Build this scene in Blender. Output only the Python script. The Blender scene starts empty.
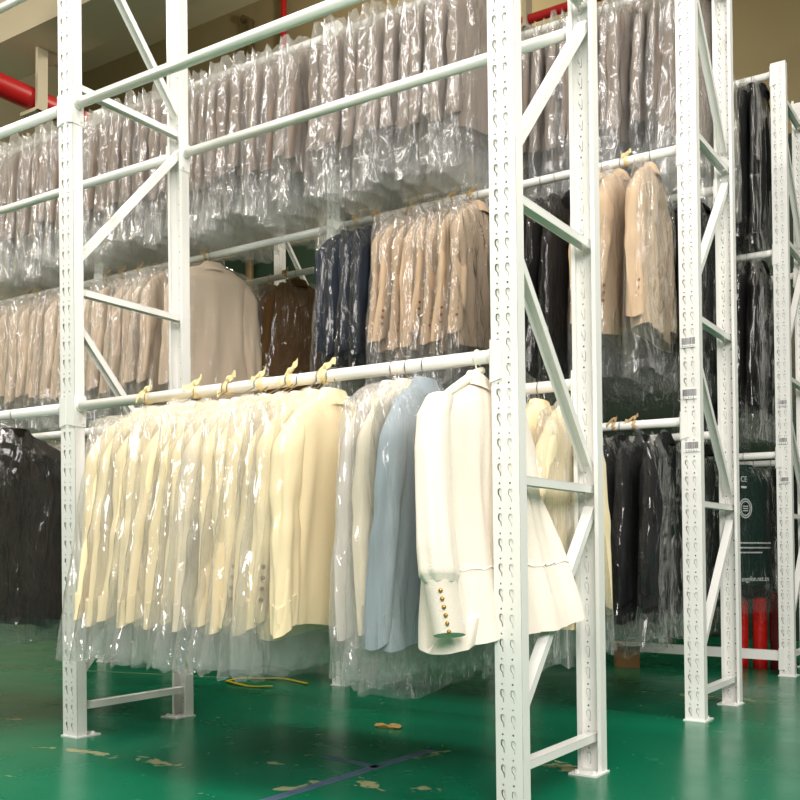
import bpy, bmesh, math, random
from mathutils import Vector, Matrix, noise
from mathutils.geometry import delaunay_2d_cdt

R = math.radians
scene = bpy.context.scene
col = scene.collection
random.seed(7)

# ------------------------------------------------------------------ measures of the place (metres)
BAY, DEPTH, RACK2, RACK3 = 2.025, 0.655, 1.825, 3.702
PW, PD = 0.0892, 0.0495            # post web and flange
H1, H2, H3, HT = 1.366, 2.622, 3.732, 3.7925
LEAN = (-0.0111, -0.0074)          # the posts stand a little out of plumb


def lean(z):
    return LEAN[0] * z, LEAN[1] * z


# ------------------------------------------------------------------ materials
def lin(c):
    return tuple(((v / 255) / 12.92 if v / 255 <= 0.04045 else ((v / 255 + 0.055) / 1.055) ** 2.4) for v in c) + (1.0,)


def new_mat(name):
    m = bpy.data.materials.new(name)
    m.use_nodes = True
    nt = m.node_tree
    nt.nodes.clear()
    return m, nt, nt.nodes, nt.links


def surf(name, rgb, rough=0.5, metal=0.0, var=0.0, scale=8.0, bump=0.0, bscale=60.0, sheen=0.0, spec=0.5, stretch=None, coat=0.0):
    m, nt, N, L = new_mat(name)
    out = N.new('ShaderNodeOutputMaterial')
    p = N.new('ShaderNodeBsdfPrincipled')
    L.new(p.outputs[0], out.inputs[0])
    c = lin(rgb)
    p.inputs['Base Color'].default_value = c
    p.inputs['Roughness'].default_value = rough
    p.inputs['Metallic'].default_value = metal
    p.inputs['Specular IOR Level'].default_value = spec
    p.inputs['Sheen Weight'].default_value = sheen
    p.inputs['Coat Weight'].default_value = coat
    tc = N.new('ShaderNodeTexCoord')
    src = tc.outputs['Object']
    if stretch:
        mp = N.new('ShaderNodeMapping')
        mp.inputs['Scale'].default_value = stretch
        L.new(src, mp.inputs[0])
        src = mp.outputs[0]
    if var > 0:
        n = N.new('ShaderNodeTexNoise')
        n.inputs['Scale'].default_value = scale
        n.inputs['Detail'].default_value = 4
        L.new(src, n.inputs['Vector'])
        mx = N.new('ShaderNodeMix')
        mx.data_type = 'RGBA'
        mx.inputs[6].default_value = tuple(v * (1 - var) for v in c[:3]) + (1,)
        mx.inputs[7].default_value = tuple(min(1, v * (1 + var)) for v in c[:3]) + (1,)
        L.new(n.outputs['Fac'], mx.inputs[0])
        L.new(mx.outputs[2], p.inputs['Base Color'])
    if bump > 0:
        n2 = N.new('ShaderNodeTexNoise')
        n2.inputs['Scale'].default_value = bscale
        n2.inputs['Detail'].default_value = 3
        L.new(src, n2.inputs['Vector'])
        b = N.new('ShaderNodeBump')
        b.inputs['Strength'].default_value = bump
        b.inputs['Distance'].default_value = 0.01
        L.new(n2.outputs['Fac'], b.inputs['Height'])
        L.new(b.outputs[0], p.inputs['Normal'])
    return m


def plastic(name, milk=0.07, base=0.05, edge=0.75, tint=(0.97, 0.975, 0.97), bump=0.85, rough=0.1):
    """thin clear polythene film: mostly see-through, glossy creases, a little milky"""
    m, nt, N, L = new_mat(name)
    out = N.new('ShaderNodeOutputMaterial')
    tr = N.new('ShaderNodeBsdfTransparent')
    tr.inputs[0].default_value = tint + (1,)
    df = N.new('ShaderNodeBsdfDiffuse')
    df.inputs[0].default_value = (0.85, 0.86, 0.85, 1)
    tl = N.new('ShaderNodeBsdfTranslucent')
    tl.inputs[0].default_value = (0.85, 0.86, 0.85, 1)
    gl = N.new('ShaderNodeBsdfGlossy')
    gl.inputs[0].default_value = (0.97, 0.97, 0.97, 1)
    gl.inputs['Roughness'].default_value = rough
    tc = N.new('ShaderNodeTexCoord')
    mp = N.new('ShaderNodeMapping')
    mp.inputs['Scale'].default_value = (9, 9, 2.5)
    L.new(tc.outputs['Object'], mp.inputs[0])
    oi = N.new('ShaderNodeObjectInfo')
    ad = N.new('ShaderNodeVectorMath')
    ad.operation = 'ADD'
    L.new(mp.outputs[0], ad.inputs[0])
    sc = N.new('ShaderNodeMath')
    sc.operation = 'MULTIPLY'
    sc.inputs[1].default_value = 50
    L.new(oi.outputs['Random'], sc.inputs[0])
    L.new(sc.outputs[0], ad.inputs[1])
    nz = N.new('ShaderNodeTexNoise')
    nz.inputs['Scale'].default_value = 1.6
    nz.inputs['Detail'].default_value = 3
    nz.inputs['Distortion'].default_value = 1.2
    L.new(ad.outputs[0], nz.inputs['Vector'])
    vo = N.new('ShaderNodeTexVoronoi')
    vo.inputs['Scale'].default_value = 1.3
    L.new(ad.outputs[0], vo.inputs['Vector'])
    sm = N.new('ShaderNodeMath')
    sm.operation = 'ADD'
    L.new(nz.outputs['Fac'], sm.inputs[0])
    L.new(vo.outputs['Distance'], sm.inputs[1])
    bp = N.new('ShaderNodeBump')
    bp.inputs['Strength'].default_value = bump
    bp.inputs['Distance'].default_value = 0.035
    L.new(sm.outputs[0], bp.inputs['Height'])
    for s in (gl, df, tl):
        L.new(bp.outputs[0], s.inputs['Normal'])
    lw = N.new('ShaderNodeLayerWeight')
    lw.inputs['Blend'].default_value = 0.5
    L.new(bp.outputs[0], lw.inputs['Normal'])
    pw = N.new('ShaderNodeMath')
    pw.operation = 'POWER'
    pw.inputs[1].default_value = 3.2
    L.new(lw.outputs['Facing'], pw.inputs[0])
    ma = N.new('ShaderNodeMath')
    ma.operation = 'MULTIPLY_ADD'
    ma.inputs[1].default_value = edge
    ma.inputs[2].default_value = base
    ma.use_clamp = True
    L.new(pw.outputs[0], ma.inputs[0])
    md = N.new('ShaderNodeMixShader')
    md.inputs[0].default_value = 0.5
    L.new(df.outputs[0], md.inputs[1])
    L.new(tl.outputs[0], md.inputs[2])
    m1 = N.new('ShaderNodeMixShader')
    m1.inputs[0].default_value = milk
    L.new(tr.outputs[0], m1.inputs[1])
    L.new(md.outputs[0], m1.inputs[2])
    m2 = N.new('ShaderNodeMixShader')
    L.new(ma.outputs[0], m2.inputs[0])
    L.new(m1.outputs[0], m2.inputs[1])
    L.new(gl.outputs[0], m2.inputs[2])
    L.new(m2.outputs[0], out.inputs[0])
    return m


M = {}
M['paint'] = surf('white_powder_coat', (236, 236, 231), 0.32, var=0.03, scale=5)
M['rail'] = surf('white_rail_enamel', (238, 238, 232), 0.25, var=0.02, scale=6)
M['steel'] = surf('hanger_wire', (150, 148, 145), 0.3, metal=0.8)
M['film'] = plastic('clear_film', milk=0.12, base=0.07, edge=0.85)
M['film_puffy'] = plastic('cloudy_film', milk=0.16, base=0.065, edge=0.72, bump=0.55, rough=.17)
M['film_thin'] = plastic('thin_clear_film', milk=0.02, base=0.045, edge=0.5, bump=0.55)
M['film_crisp'] = plastic('crisp_film', milk=0.09, base=0.05, edge=0.55, bump=0.65)
M['film_dark'] = plastic('taut_thin_film', milk=0.03, base=0.04, edge=0.5, bump=0.6)
M['film_milky'] = plastic('milky_film', milk=0.22, base=0.08, edge=0.75, bump=0.75)
M['film_flat'] = plastic('taut_clear_film', milk=0.08, base=0.03, edge=0.4, bump=0.35)
M['paper'] = surf('label_paper', (238, 238, 236), 0.6)
M['ink'] = surf('label_ink', (30, 30, 34), 0.7)
FAB = {
    'cream': (248, 229, 188), 'ivory': (240, 226, 200), 'lilac': (226, 216, 208), 'blue': (150, 163, 171),
    'blouse': (244, 233, 219), 'beige': (202, 183, 161), 'tan': (194, 169, 140), 'taupe': (132, 118, 106),
    'navy': (40, 46, 55), 'black': (22, 20, 20), 'brown': (92, 68, 40), 'charcoal': (26, 27, 28), 'red': (170, 22, 18), 'maroon': (90, 16, 14),
    'green': (8, 38, 33), 'olive': (24, 20, 15),
}
for k, v in FAB.items():
    M[k] = surf(k + '_cloth', v, 0.85, var=0.05, scale=4, bump=0.25, bscale=220, sheen=0.12 if sum(v) > 300 else 0.0, spec=0.2 if sum(v) > 300 else 0.08)
M['ribbon'] = surf('cream_ribbon', (240, 222, 170), 0.8, var=0.06, scale=30, bump=0.3, bscale=200)
M['tag'] = surf('kraft_tag', (200, 172, 128), 0.8, var=0.1, scale=30)
M['hanger'] = surf('hanger_plastic', (242, 234, 216), 0.4)
M['button'] = surf('brown_button', (120, 78, 48), 0.35)
M['brass'] = surf('brass_button', (190, 150, 80), 0.3, metal=0.7)


# ------------------------------------------------------------------ mesh helpers
class MB:
    def __init__(self):
        self.v, self.f, self.m = [], [], []

    def add(self, vs, fs, mi=0):
        b = len(self.v)
        self.v += [tuple(p) for p in vs]
        self.f += [tuple(b + i for i in f) for f in fs]
        self.m += [mi] * len(fs)

    def box(self, lo, hi, mi=0):
        x0, y0, z0 = lo
        x1, y1, z1 = hi
        self.add([(x0, y0, z0), (x1, y0, z0), (x1, y1, z0), (x0, y1, z0), (x0, y0, z1), (x1, y0, z1), (x1, y1, z1), (x0, y1, z1)],
                 [(0, 3, 2, 1), (4, 5, 6, 7), (0, 1, 5, 4), (1, 2, 6, 5), (2, 3, 7, 6), (3, 0, 4, 7)], mi)

    def bar(self, a, b, w, h, side=(1, 0, 0), mi=0):
        """rectangular bar from a to b, w along side, h across"""
        a, b, s = Vector(a), Vector(b), Vector(side)
        d = (b - a).normalized()
        n = d.cross(s).normalized()
        vs = []
        for p in (a, b):
            for i, j in ((-1, -1), (1, -1), (1, 1), (-1, 1)):
                vs.append(p + s * (i * w / 2) + n * (j * h / 2))
        self.add(vs, [(0, 3, 2, 1), (4, 5, 6, 7), (0, 1, 5, 4), (1, 2, 6, 5), (2, 3, 7, 6), (3, 0, 4, 7)], mi)

    def rings(self, rings, cap0=False, cap1=False, closed=True, mi=0):
        n = len(rings[0])
        vs = [p for r in rings for p in r]
        fs = []
        for i in range(len(rings) - 1):
            for j in range(n if closed else n - 1):
                k = (j + 1) % n
                fs.append((i * n + j, i * n + k, (i + 1) * n + k, (i + 1) * n + j))
        if cap0:
            fs.append(tuple(range(n - 1, -1, -1)))
        if cap1:
            fs.append(tuple((len(rings) - 1) * n + j for j in range(n)))
        self.add(vs, fs, mi)

    def tube(self, pts, r, n=8, cap=True, mi=0):
        pts = [Vector(p) for p in pts]
        rr = r if isinstance(r, (list, tuple)) else [r] * len(pts)
        rings = []
        ref = None
        for i, p in enumerate(pts):
            t = (pts[min(i + 1, len(pts) - 1)] - pts[max(i - 1, 0)]).normalized()
            if ref is None:
                ref = Vector((1, 0, 0)) if abs(t.x) < 0.8 else Vector((0, 0, 1))
            u = (ref - t * ref.dot(t)).normalized()
            ref = u
            w = t.cross(u)
            rings.append([p + u * (rr[i] * math.cos(2 * math.pi * j / n)) + w * (rr[i] * math.sin(2 * math.pi * j / n)) for j in range(n)])
        self.rings(rings, cap, cap, mi=mi)

    def mesh(self, name, mats, smooth=False):
        me = bpy.data.meshes.new(name)
        me.from_pydata(self.v, [], self.f)
        for m in mats if isinstance(mats, (list, tuple)) else [mats]:
            me.materials.append(m)
        for p, i in zip(me.polygons, self.m):
            p.material_index = i
            p.use_smooth = smooth
        bm = bmesh.new()
        bm.from_mesh(me)
        bmesh.ops.recalc_face_normals(bm, faces=bm.faces)
        bm.to_mesh(me)
        bm.free()
        if smooth:
            me.set_sharp_from_angle(angle=R(58))
        me.update()
        return me


def obj(name, me, parent=None, loc=(0, 0, 0), rot=(0, 0, 0)):
    o = bpy.data.objects.new(name, me)
    col.objects.link(o)
    o.location = loc
    o.rotation_euler = rot
    if parent:
        o.parent = parent
    return o


def tag(o, label, cat, group=None, kind=None):
    if label:
        o['label'] = label
    if cat:
        o['category'] = cat
    if group:
        o['group'] = group
    if kind:
        o['kind'] = kind
    return o


def thing(name, label, cat, loc=(0, 0, 0), rot=(0, 0, 0), group=None):
    return tag(obj(name, None, None, loc, rot), label, cat, group)


def struct(name, me, loc=(0, 0, 0)):
    o = obj(name, me, None, loc)
    o['kind'] = 'structure'
    return o


def copy_tree(o, parent=None):
    c = o.copy()
    col.objects.link(c)
    if parent is not None:
        c.parent = parent
    for ch in o.children:
        copy_tree(ch, c)
    return c


ONES = 'zero one two three four five six seven eight nine ten eleven twelve thirteen fourteen fifteen sixteen seventeen eighteen nineteen'.split()
ORD = {1: 'first', 2: 'second', 3: 'third', 5: 'fifth', 8: 'eighth', 9: 'ninth', 12: 'twelfth'}
TENS = {20: 'twent', 30: 'thirt', 40: 'fort', 50: 'fift', 60: 'sixt'}


def ordinal(n):
    if n in ORD:
        return ORD[n]
    if n < 20:
        return ONES[n] + 'th'
    t = n // 10 * 10
    return TENS[t] + 'ieth' if n == t else TENS[t] + 'y-' + ordinal(n - t)


# ------------------------------------------------------------------ racking
def shear(pts):
    return [(p[0] + LEAN[0] * p[2], p[1] + LEAN[1] * p[2], p[2]) for p in pts]


def post_mesh():
    """slotted C upright: perforated web facing -Y, flanges towards +Y"""
    t = 0.0024
    pitch = 0.075
    n = int((HT - 0.006) / pitch)
    hole = lambda cx, cz, r: [(cx + r * math.cos(2 * math.pi * k / 10), cz + r * math.sin(2 * math.pi * k / 10)) for k in range(10)]

    def drop(cx, cz, s):
        pr = [(-.0075, .012), (-.006, .018), (-.001, .0205), (.005, .019), (.0075, .014), (.0078, .004), (.0072, -.009), (.0066, -.018), (.0046, -.0205), (.002, -.018), (.0005, -.008), (-.004, -.002), (-.007, .002)]
        q = [(cx + s * a, cz + b) for a, b in pr]
        return q if s < 0 else q[::-1]
    cell_holes = [drop(-.0215, .036, 1), drop(.0135, .034, 1), hole(-.0215, .071, .0036), hole(.0135, .0705, .0036)]
    w = PW / 2
    V = [(-w, 0), (w, 0), (w, pitch), (-w, pitch)]
    Ed = [(0, 1), (1, 2), (2, 3), (3, 0)]
    for h in cell_holes:
        b = len(V)
        V += h
        Ed += [(b + i, b + (i + 1) % len(h)) for i in range(len(h))]
    ov, oe, of, *_ = delaunay_2d_cdt([Vector(p) for p in V], Ed, [], 0, 1e-6)

    def inside(p, poly):
        c = False
        for i in range(len(poly)):
            a, b = poly[i], poly[i - 1]
            if (a[1] > p[1]) != (b[1] > p[1]) and p[0] < (b[0] - a[0]) * (p[1] - a[1]) / (b[1] - a[1]) + a[0]:
                c = not c
        return c
    tri = []
    for f in of:
        cx = sum(ov[i][0] for i in f) / len(f)
        cz = sum(ov[i][1] for i in f) / len(f)
        if not any(inside((cx, cz), h) for h in cell_holes):
            tri.append(f)
    mb = MB()
    z0 = 0.006
    for k in range(n):
        for y, flip in ((0.0, False), (t, True)):
            mb.add([(p[0], y, z0 + k * pitch + p[1]) for p in ov], [tuple(f) if not flip else tuple(reversed(f)) for f in tri])
        for h, deep, sx, dx in zip(cell_holes[:2], (.005, .004), (.77, .89), (.0012, .0004)):   # tongue of the tab slot, a gap left round it
            cx, cz = sum(p[0] for p in h) / len(h), sum(p[1] for p in h) / len(h)
            q = [(cx + dx + (p[0] - cx) * sx, cz + .001 + (p[1] - cz) * (sx + .12)) for p in h]
            mm = len(q)
            mb.add([(p[0], y, z0 + k * pitch + p[1]) for y in (deep, deep + .002) for p in q], [tuple(range(mm)), tuple(range(2 * mm - 1, mm - 1, -1))] + [(i, (i + 1) % mm, mm + (i + 1) % mm, mm + i) for i in range(mm)])
        for h in cell_holes:
            m = len(h)
            mb.add([(p[0], y, z0 + k * pitch + p[1]) for y in (0.0, t) for p in h], [(i, (i + 1) % m, m + (i + 1) % m, m + i) for i in range(m)])
    ztop = z0 + n * pitch
    mb.box((-w, 0, ztop), (w, t, HT))
    for s in (-1, 1):
        a, b = sorted((s * w, s * (w - t)))
        mb.box((a, t, z0), (b, PD, HT))
        a, b = sorted((s * (w - t), s * (w - 0.014)))
        mb.box((a, PD - t, z0), (b, PD, HT))
    mb.v = shear(mb.v)
    me = mb.mesh('slotted_post', M['paint'])
    bm = bmesh.new()
    bm.from_mesh(me)
    bmesh.ops.remove_doubles(bm, verts=bm.verts, dist=1e-5)
    bm.to_mesh(me)
    bm.free()
    return me


POST = post_mesh()
POST_REAR = POST.copy()
for v in POST_REAR.vertices:
    # mirrored across the frame: web faces the far aisle; undo and redo the lean
    y = v.co.y - LEAN[1] * v.co.z
    v.co.y = DEPTH - y + LEAN[1] * v.co.z
POST_REAR.flip_normals()


def brace_mesh(a, b):
    mb = MB()
    w, h, t = 0.038, 0.026, 0.003
    mb.bar((0, *a), (0, *b), w, t)                                   # web
    d = Vector((0, b[0] - a[0], b[1] - a[1])).normalized()
    n = d.cross(Vector((1, 0, 0)))
    if n.z > 0:
        n = -n
    for s in (-1, 1):                                                # two flanges of the channel
        off = Vector((s * (w / 2 - t / 2), 0, 0)) + n * (h / 2)
        mb.bar(Vector((0, *a)) + off, Vector((0, *b)) + off, t, h)
    mb.v = shear(mb.v)
    return mb.mesh('brace', M['paint'])


YF, YR = 0.012, DEPTH - 0.012
BRACES = [((YF, z), (YR, z)) for z in (.135, 1.003, 1.865, 2.725, 3.62)]
DIAGS = [((YF + .01, .25), (YR - .01, .93)), ((YR - .01, 1.07), (YF + .01, 1.76)), ((YF + .01, 1.97), (YR - .01, 2.65)), ((YR - .01, 2.81), (YF + .01, 3.53))]
BR_ME = [('brace', brace_mesh(a, b)) for a, b in BRACES] + [('diagonal_brace', brace_mesh(a, b)) for a, b in DIAGS]


def foot_mesh(rear):
    mb = MB()
    lo, hi = (-.052, -.006), (.052, .115)
    mb.box((lo[0], lo[1], 0), (hi[0], hi[1], .006))
    for bx in (-.03, .03):
        mb.tube([(bx, .09, .006), (bx, .09, .016)], .008, 6)
    if rear:
        mb.v = [(x, DEPTH - y, z) for x, y, z in mb.v]
    return mb.mesh('foot_plate', M['paint'])


FOOT, FOOT_REAR = foot_mesh(False), foot_mesh(True)


def rail_mesh(L):
    mb = MB()
    n = 20
    r = 0.021
    mb.rings([[(x, r * math.cos(2 * math.pi * k / n), r * math.sin(2 * math.pi * k / n)) for k in range(n)] for x in (-L / 2, L / 2)], True, True)
    me = mb.mesh('hanging_rail', M['rail'])
    for p in me.polygons:
        p.use_smooth = len(p.vertices) == 4
    return me


RAIL_L = BAY - PW - 2 * 0.004
RAIL = rail_mesh(RAIL_L)


def bracket_mesh(s, rear):
    """L plate at the end of a rail: s=+1 bracket on the +X end of the rail (so on the -X flank of a post)"""
    mb = MB()
    t = 0.0035
    x0 = s * (RAIL_L / 2)
    x1 = s * (RAIL_L / 2 + t)
    yc = PD / 2
    a, b = sorted((x0, x1))
    mb.box((a, -yc - t, -.085), (b, yc + .006, .045))
    a, b = sorted((x0, x0 + s * 0.040))
    # wrap over the web, its lower edge cut to a slant
    y0, y1 = -yc - t, -yc - 0.0006
    zi, zo = -.085, -.075
    p = [(x0, zi), (x0 + s * .040, zo), (x0 + s * .040, .04), (x0, .045)]
    mb.add([(x, y, z) for y in (y0, y1) for x, z in p], [(0, 1, 2, 3), (7, 6, 5, 4), (0, 4, 5, 1), (1, 5, 6, 2), (2, 6, 7, 3), (3, 7, 4, 0)])
    mb.tube([(x0, 0, 0), (x0 - s * .012, 0, 0)], .0235, 16)
    mb.tube([(x0 - s * .001, yc - .008, -.07), (x0 - s * .006, yc - .008, -.07)], .004, 8)
    if rear:
        mb.v = [(x, -y, z) for x, y, z in mb.v]
    return mb.mesh('rail_bracket', M['paint'])


BRK = {(s, r): bracket_mesh(s, r) for s in (-1, 1) for r in (False, True)}


def sticker_mesh(w, h, seed, red=False):
    rnd = random.Random(seed)
    mb = MB()
    mb.box((-w / 2, -.0008, -h / 2), (w / 2, 0, h / 2), 0)
    x = -w / 2 + .004
    zt, zb = h / 2 - .002, -h / 2 + .013
    while x < w / 2 - .005:                       # bars of the code
        b = rnd.choice((.0008, .0013, .002))
        mb.box((x, -.0012, zb), (x + b, -.0007, zt), 1)
        x += b + rnd.choice((.0008, .0012, .0018))
    x = -w / 2 + .006
    for k in range(5):                            # the small unreadable figures under it
        ww = rnd.choice((.003, .004, .005))
        mb.box((x, -.0012, -h / 2 + .003), (x + ww, -.0007, -h / 2 + .003 + rnd.choice((.004, .006))), 1)
        x += .0115
    return mb.mesh('barcode_label', [M['paper'], M['ink']])


def rack(y0, frames, rails, label, stickers=()):
    """frames: indices of bays to the left (0 = near right end); rails: (bay index, 'front'/'rear', height)"""
    root = thing('garment_rack', label, 'rack', (0, y0, 0))
    for i in frames:
        fr = obj('upright_frame', None, root, (-i * BAY, 0, 0))
        obj('post', POST, fr)
        obj('post', POST_REAR, fr)
        obj('foot_plate', FOOT, fr)
        obj('foot_plate', FOOT_REAR, fr)
        for nm, me in BR_ME:
            obj(nm, me, fr)
        if i == 0:
            for k, (x, z, w, h) in enumerate(stickers):
                dx, dy = lean(z)
                s = obj('barcode_label', sticker_mesh(w, h, k + int(y0 * 10)), fr, (x + dx, dy - .0042, z))
                s['label'] = 'white sticker with a black barcode'
    for b, side, z in rails:
        dx, dy = lean(z)
        rear = side == 'rear'
        y = DEPTH - PD / 2 if rear else PD / 2
        r = obj('hanging_rail', RAIL, root, (-(b + .5) * BAY + dx, y + dy, z))
        for s in (-1, 1):
            obj('rail_bracket', BRK[(s, rear)], r)
    return root


both = lambda b, hs: [(b, s, h) for h in hs for s in ('front', 'rear')]
rack1 = rack(0, (0, 1, 2), both(0, (H1, H2, H3)) + both(1, (H1, H2, H3)),
             'white slotted steel rack in front, holding the cream jackets and the white blouse')
rack2 = rack(RACK2, (0, 1, 2), both(0, (H1, H2, H3)) + both(1, (H1, H2, H3)) + both(2, (H2, H3)),
             'white slotted steel rack in the middle, crammed with bagged taupe, beige and tan jackets',
             [(-.004, 1.722, .068, .046), (-.002, 1.487, .07, .046), (.006, 1.247, .068, .046)])
rack3 = rack(RACK3, (0, 1, 2), both(0, (H1, H2, H3)) + both(1, (H1, H2, H3)),
             'white slotted steel rack farthest back, holding black garments and the printed green cover',
             [(.0, 1.68, .056, .04), (.0, 1.448, .056, .04), (.004, 1.205, .056, .04)])
# paper note under the codes and the low beam of the last rack
mb = MB()
mb.box((-.027, -.0009, -.09), (.027, 0, .09), 0)
for k in range(9):
    mb.box((-.02, -.0013, .07 - k * .018), (.02 - (k % 3) * .008, -.0008, .073 - k * .018), 1)
note_ink = surf('note_ink', (150, 110, 100), 0.7)
o = obj('paper_note', mb.mesh('paper_note', [M['paper'], note_ink]), rack3.children[0], (.006 + LEAN[0] * 1.08, LEAN[1] * 1.08 - .0042, 1.075))
o['label'] = 'white paper note with faint lines'
for b in (0, 1):
    mb = MB()
    L = BAY - PW - .008
    mb.box((-L / 2, -.02, -.03), (L / 2, .02, .03))
    for s in (-1, 1):
        a, c = sorted((s * L / 2, s * (L / 2 + .036)))
        mb.box((a, -.03, -.085), (c, -.0262, .045))
        a, c = sorted((s * L / 2, s * (L / 2 + .0035)))
        mb.box((a, -.0262, -.085), (c, .02, .045))
    o = obj('floor_beam', mb.mesh('floor_beam', M['paint']), rack3, (-(b + .5) * BAY, PD / 2, .125))


# ------------------------------------------------------------------ garments
def lerp(a, b, t):
    return a + (b - a) * t


def prof(tab, d):
    for (d0, v0), (d1, v1) in zip(tab, tab[1:]):
        if d <= d1:
            t = max(0, (d - d0) / (d1 - d0))
            t = t * t * (3 - 2 * t)
            return lerp(v0, v1, t)
    return tab[-1][1]


def sgnpow(x, p):
    return math.copysign(abs(x) ** p, x)


def body_mesh(mat, seed, L=.78, neck=.055, wide=1.0, th=.034, fold=1.0, hem=.235):
    rnd = random.Random(seed)
    ph = [rnd.uniform(0, 6.3) for _ in range(8)]
    tab = [(0, .052), (.018, .066), (.045, .125), (.085, .185), (.125, .203), (.2, .2), (.45 * L / .78, .192), (L, hem)]
    tht = [(0, .022), (.04, .03), (.12, th), (L * .5, th * .95), (L, th * 1.15)]
    n, rows = 48, 30
    ds = [0, .012, .025, .04, .055, .07, .085, .1, .115, .13, .15, .18] + [lerp(.22, L, k / (rows - 13)) for k in range(rows - 12)]
    rings = []
    for d in ds:
        w, t = prof(tab, d) * wide, prof(tht, d)
        g = min(1, d / .3) * fold
        ring = []
        for k in range(n):
            a = 2 * math.pi * k / n
            y, x = w * sgnpow(math.cos(a), .9), t * sgnpow(math.sin(a), .55)
            s = math.sin(y * 38 + ph[0] + 1.2 * math.sin(d * 6 + ph[1])) * .5 + math.sin(y * 71 + ph[2] + d * 5 * (1 if ph[3] > 3 else -1)) * .3
            x += g * .011 * s * (1 if math.sin(a) > 0 else .8)
            x += g * .012 * math.sin(d * 4 + ph[4])
            z = -neck - d
            if d > L * .8:
                z += (d - L * .8) * .12 * math.sin(a * 2 + ph[5]) - (d - L * .8) * .08 * math.cos(a)
            ring.append((x, y, z))
        rings.append(ring)
    # tuck the hem inwards so the garment has a lining and is not a shell
    inner = [[(p[0] * .9, p[1] * .97, p[2] + .004) for p in rings[-1]], [(p[0] * .82, p[1] * .95, p[2] + .1) for p in rings[-1]]]
    mb = MB()
    mb.rings(rings + inner, True, True)
    return mb.mesh('body', mat, True)


def collar_mesh(mat, neck=.055):
    rings = []
    n = 24
    for d, w, t in ((.045, .083, .043), (.03, .080, .041), (.008, .066, .03), (-.006, .058, .026), (-.009, .052, .022), (.004, .05, .02)):
        ring = []
        for k in range(n):
            a = 2 * math.pi * k / n
            c = math.cos(a)
            ring.append((t * sgnpow(math.sin(a), .7), w * c, -neck - d - max(0, d) * .35 * abs(c) ** 2))
        rings.append(ring)
    mb = MB()
    mb.rings(rings)
    return mb.mesh('collar', mat, True)


def sleeve_mesh(mat, seed, side, SL=.6, neck=.055, flare=.07, th=.034, wide=1.0):
    rnd = random.Random(seed * 3 + (1 if side > 0 else 2))
    ph = [rnd.uniform(0, 6.3) for _ in range(6)]
    n, rows = 30, 24
    off = rnd.uniform(-.016, .016)
    rings = []
    for k in range(rows + 1):
        t = k / rows
        d = .085 + t * SL + .02 * t
        yc = (.172 + .035 * min(1, t * 6) + flare * t ** 1.3) * wide
        ry = lerp(.064, .048, t) * (math.sin(min(1, t * 5) * math.pi / 2) * .75 + .25)
        rx = lerp(th * 1.05, th * .8, t) * (math.sin(min(1, t * 6) * math.pi / 2) * .7 + .3)
        xc = off * t + .010 * math.sin(t * 4 + ph[0])
        ring = []
        for j in range(n):
            a = 2 * math.pi * j / n
            f = 1 + .17 * math.sin(3 * a + ph[1] + t * 3.5) * min(1, t * 2.5) + .10 * math.sin(5 * a + ph[2] - t * 5) * min(1, t * 2.5) + .05 * math.sin(9 * a + ph[4] + t * 7) * min(1, t * 2)
            f += .08 * math.sin(t * 26 + ph[3] + math.sin(a)) * math.exp(-((t - .5) / .16) ** 2)
            x, y = xc + rx * f * math.sin(a), side * (yc + ry * f * math.cos(a))
            z = -neck - d - (.03 * t) * math.cos(a) * 0.8
            ring.append((x, y, z))
        rings.append(ring)
    cx = sum(p[0] for p in rings[-1]) / n
    cy = sum(p[1] for p in rings[-1]) / n
    inner = [[(cx + (p[0] - cx) * .9, cy + (p[1] - cy) * .9, p[2] + q) for p in rings[-1]] for q in (.0, .09)]
    mb = MB()
    mb.rings(rings + inner, True, True)
    return mb.mesh('sleeve', mat, True)


def button_mesh():
    mb = MB()
    mb.tube([(0, .0, 0), (0, -.004, 0)], .0075, 10)
    return mb.mesh('button', M['button'])


BUTTON = button_mesh()


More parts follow.
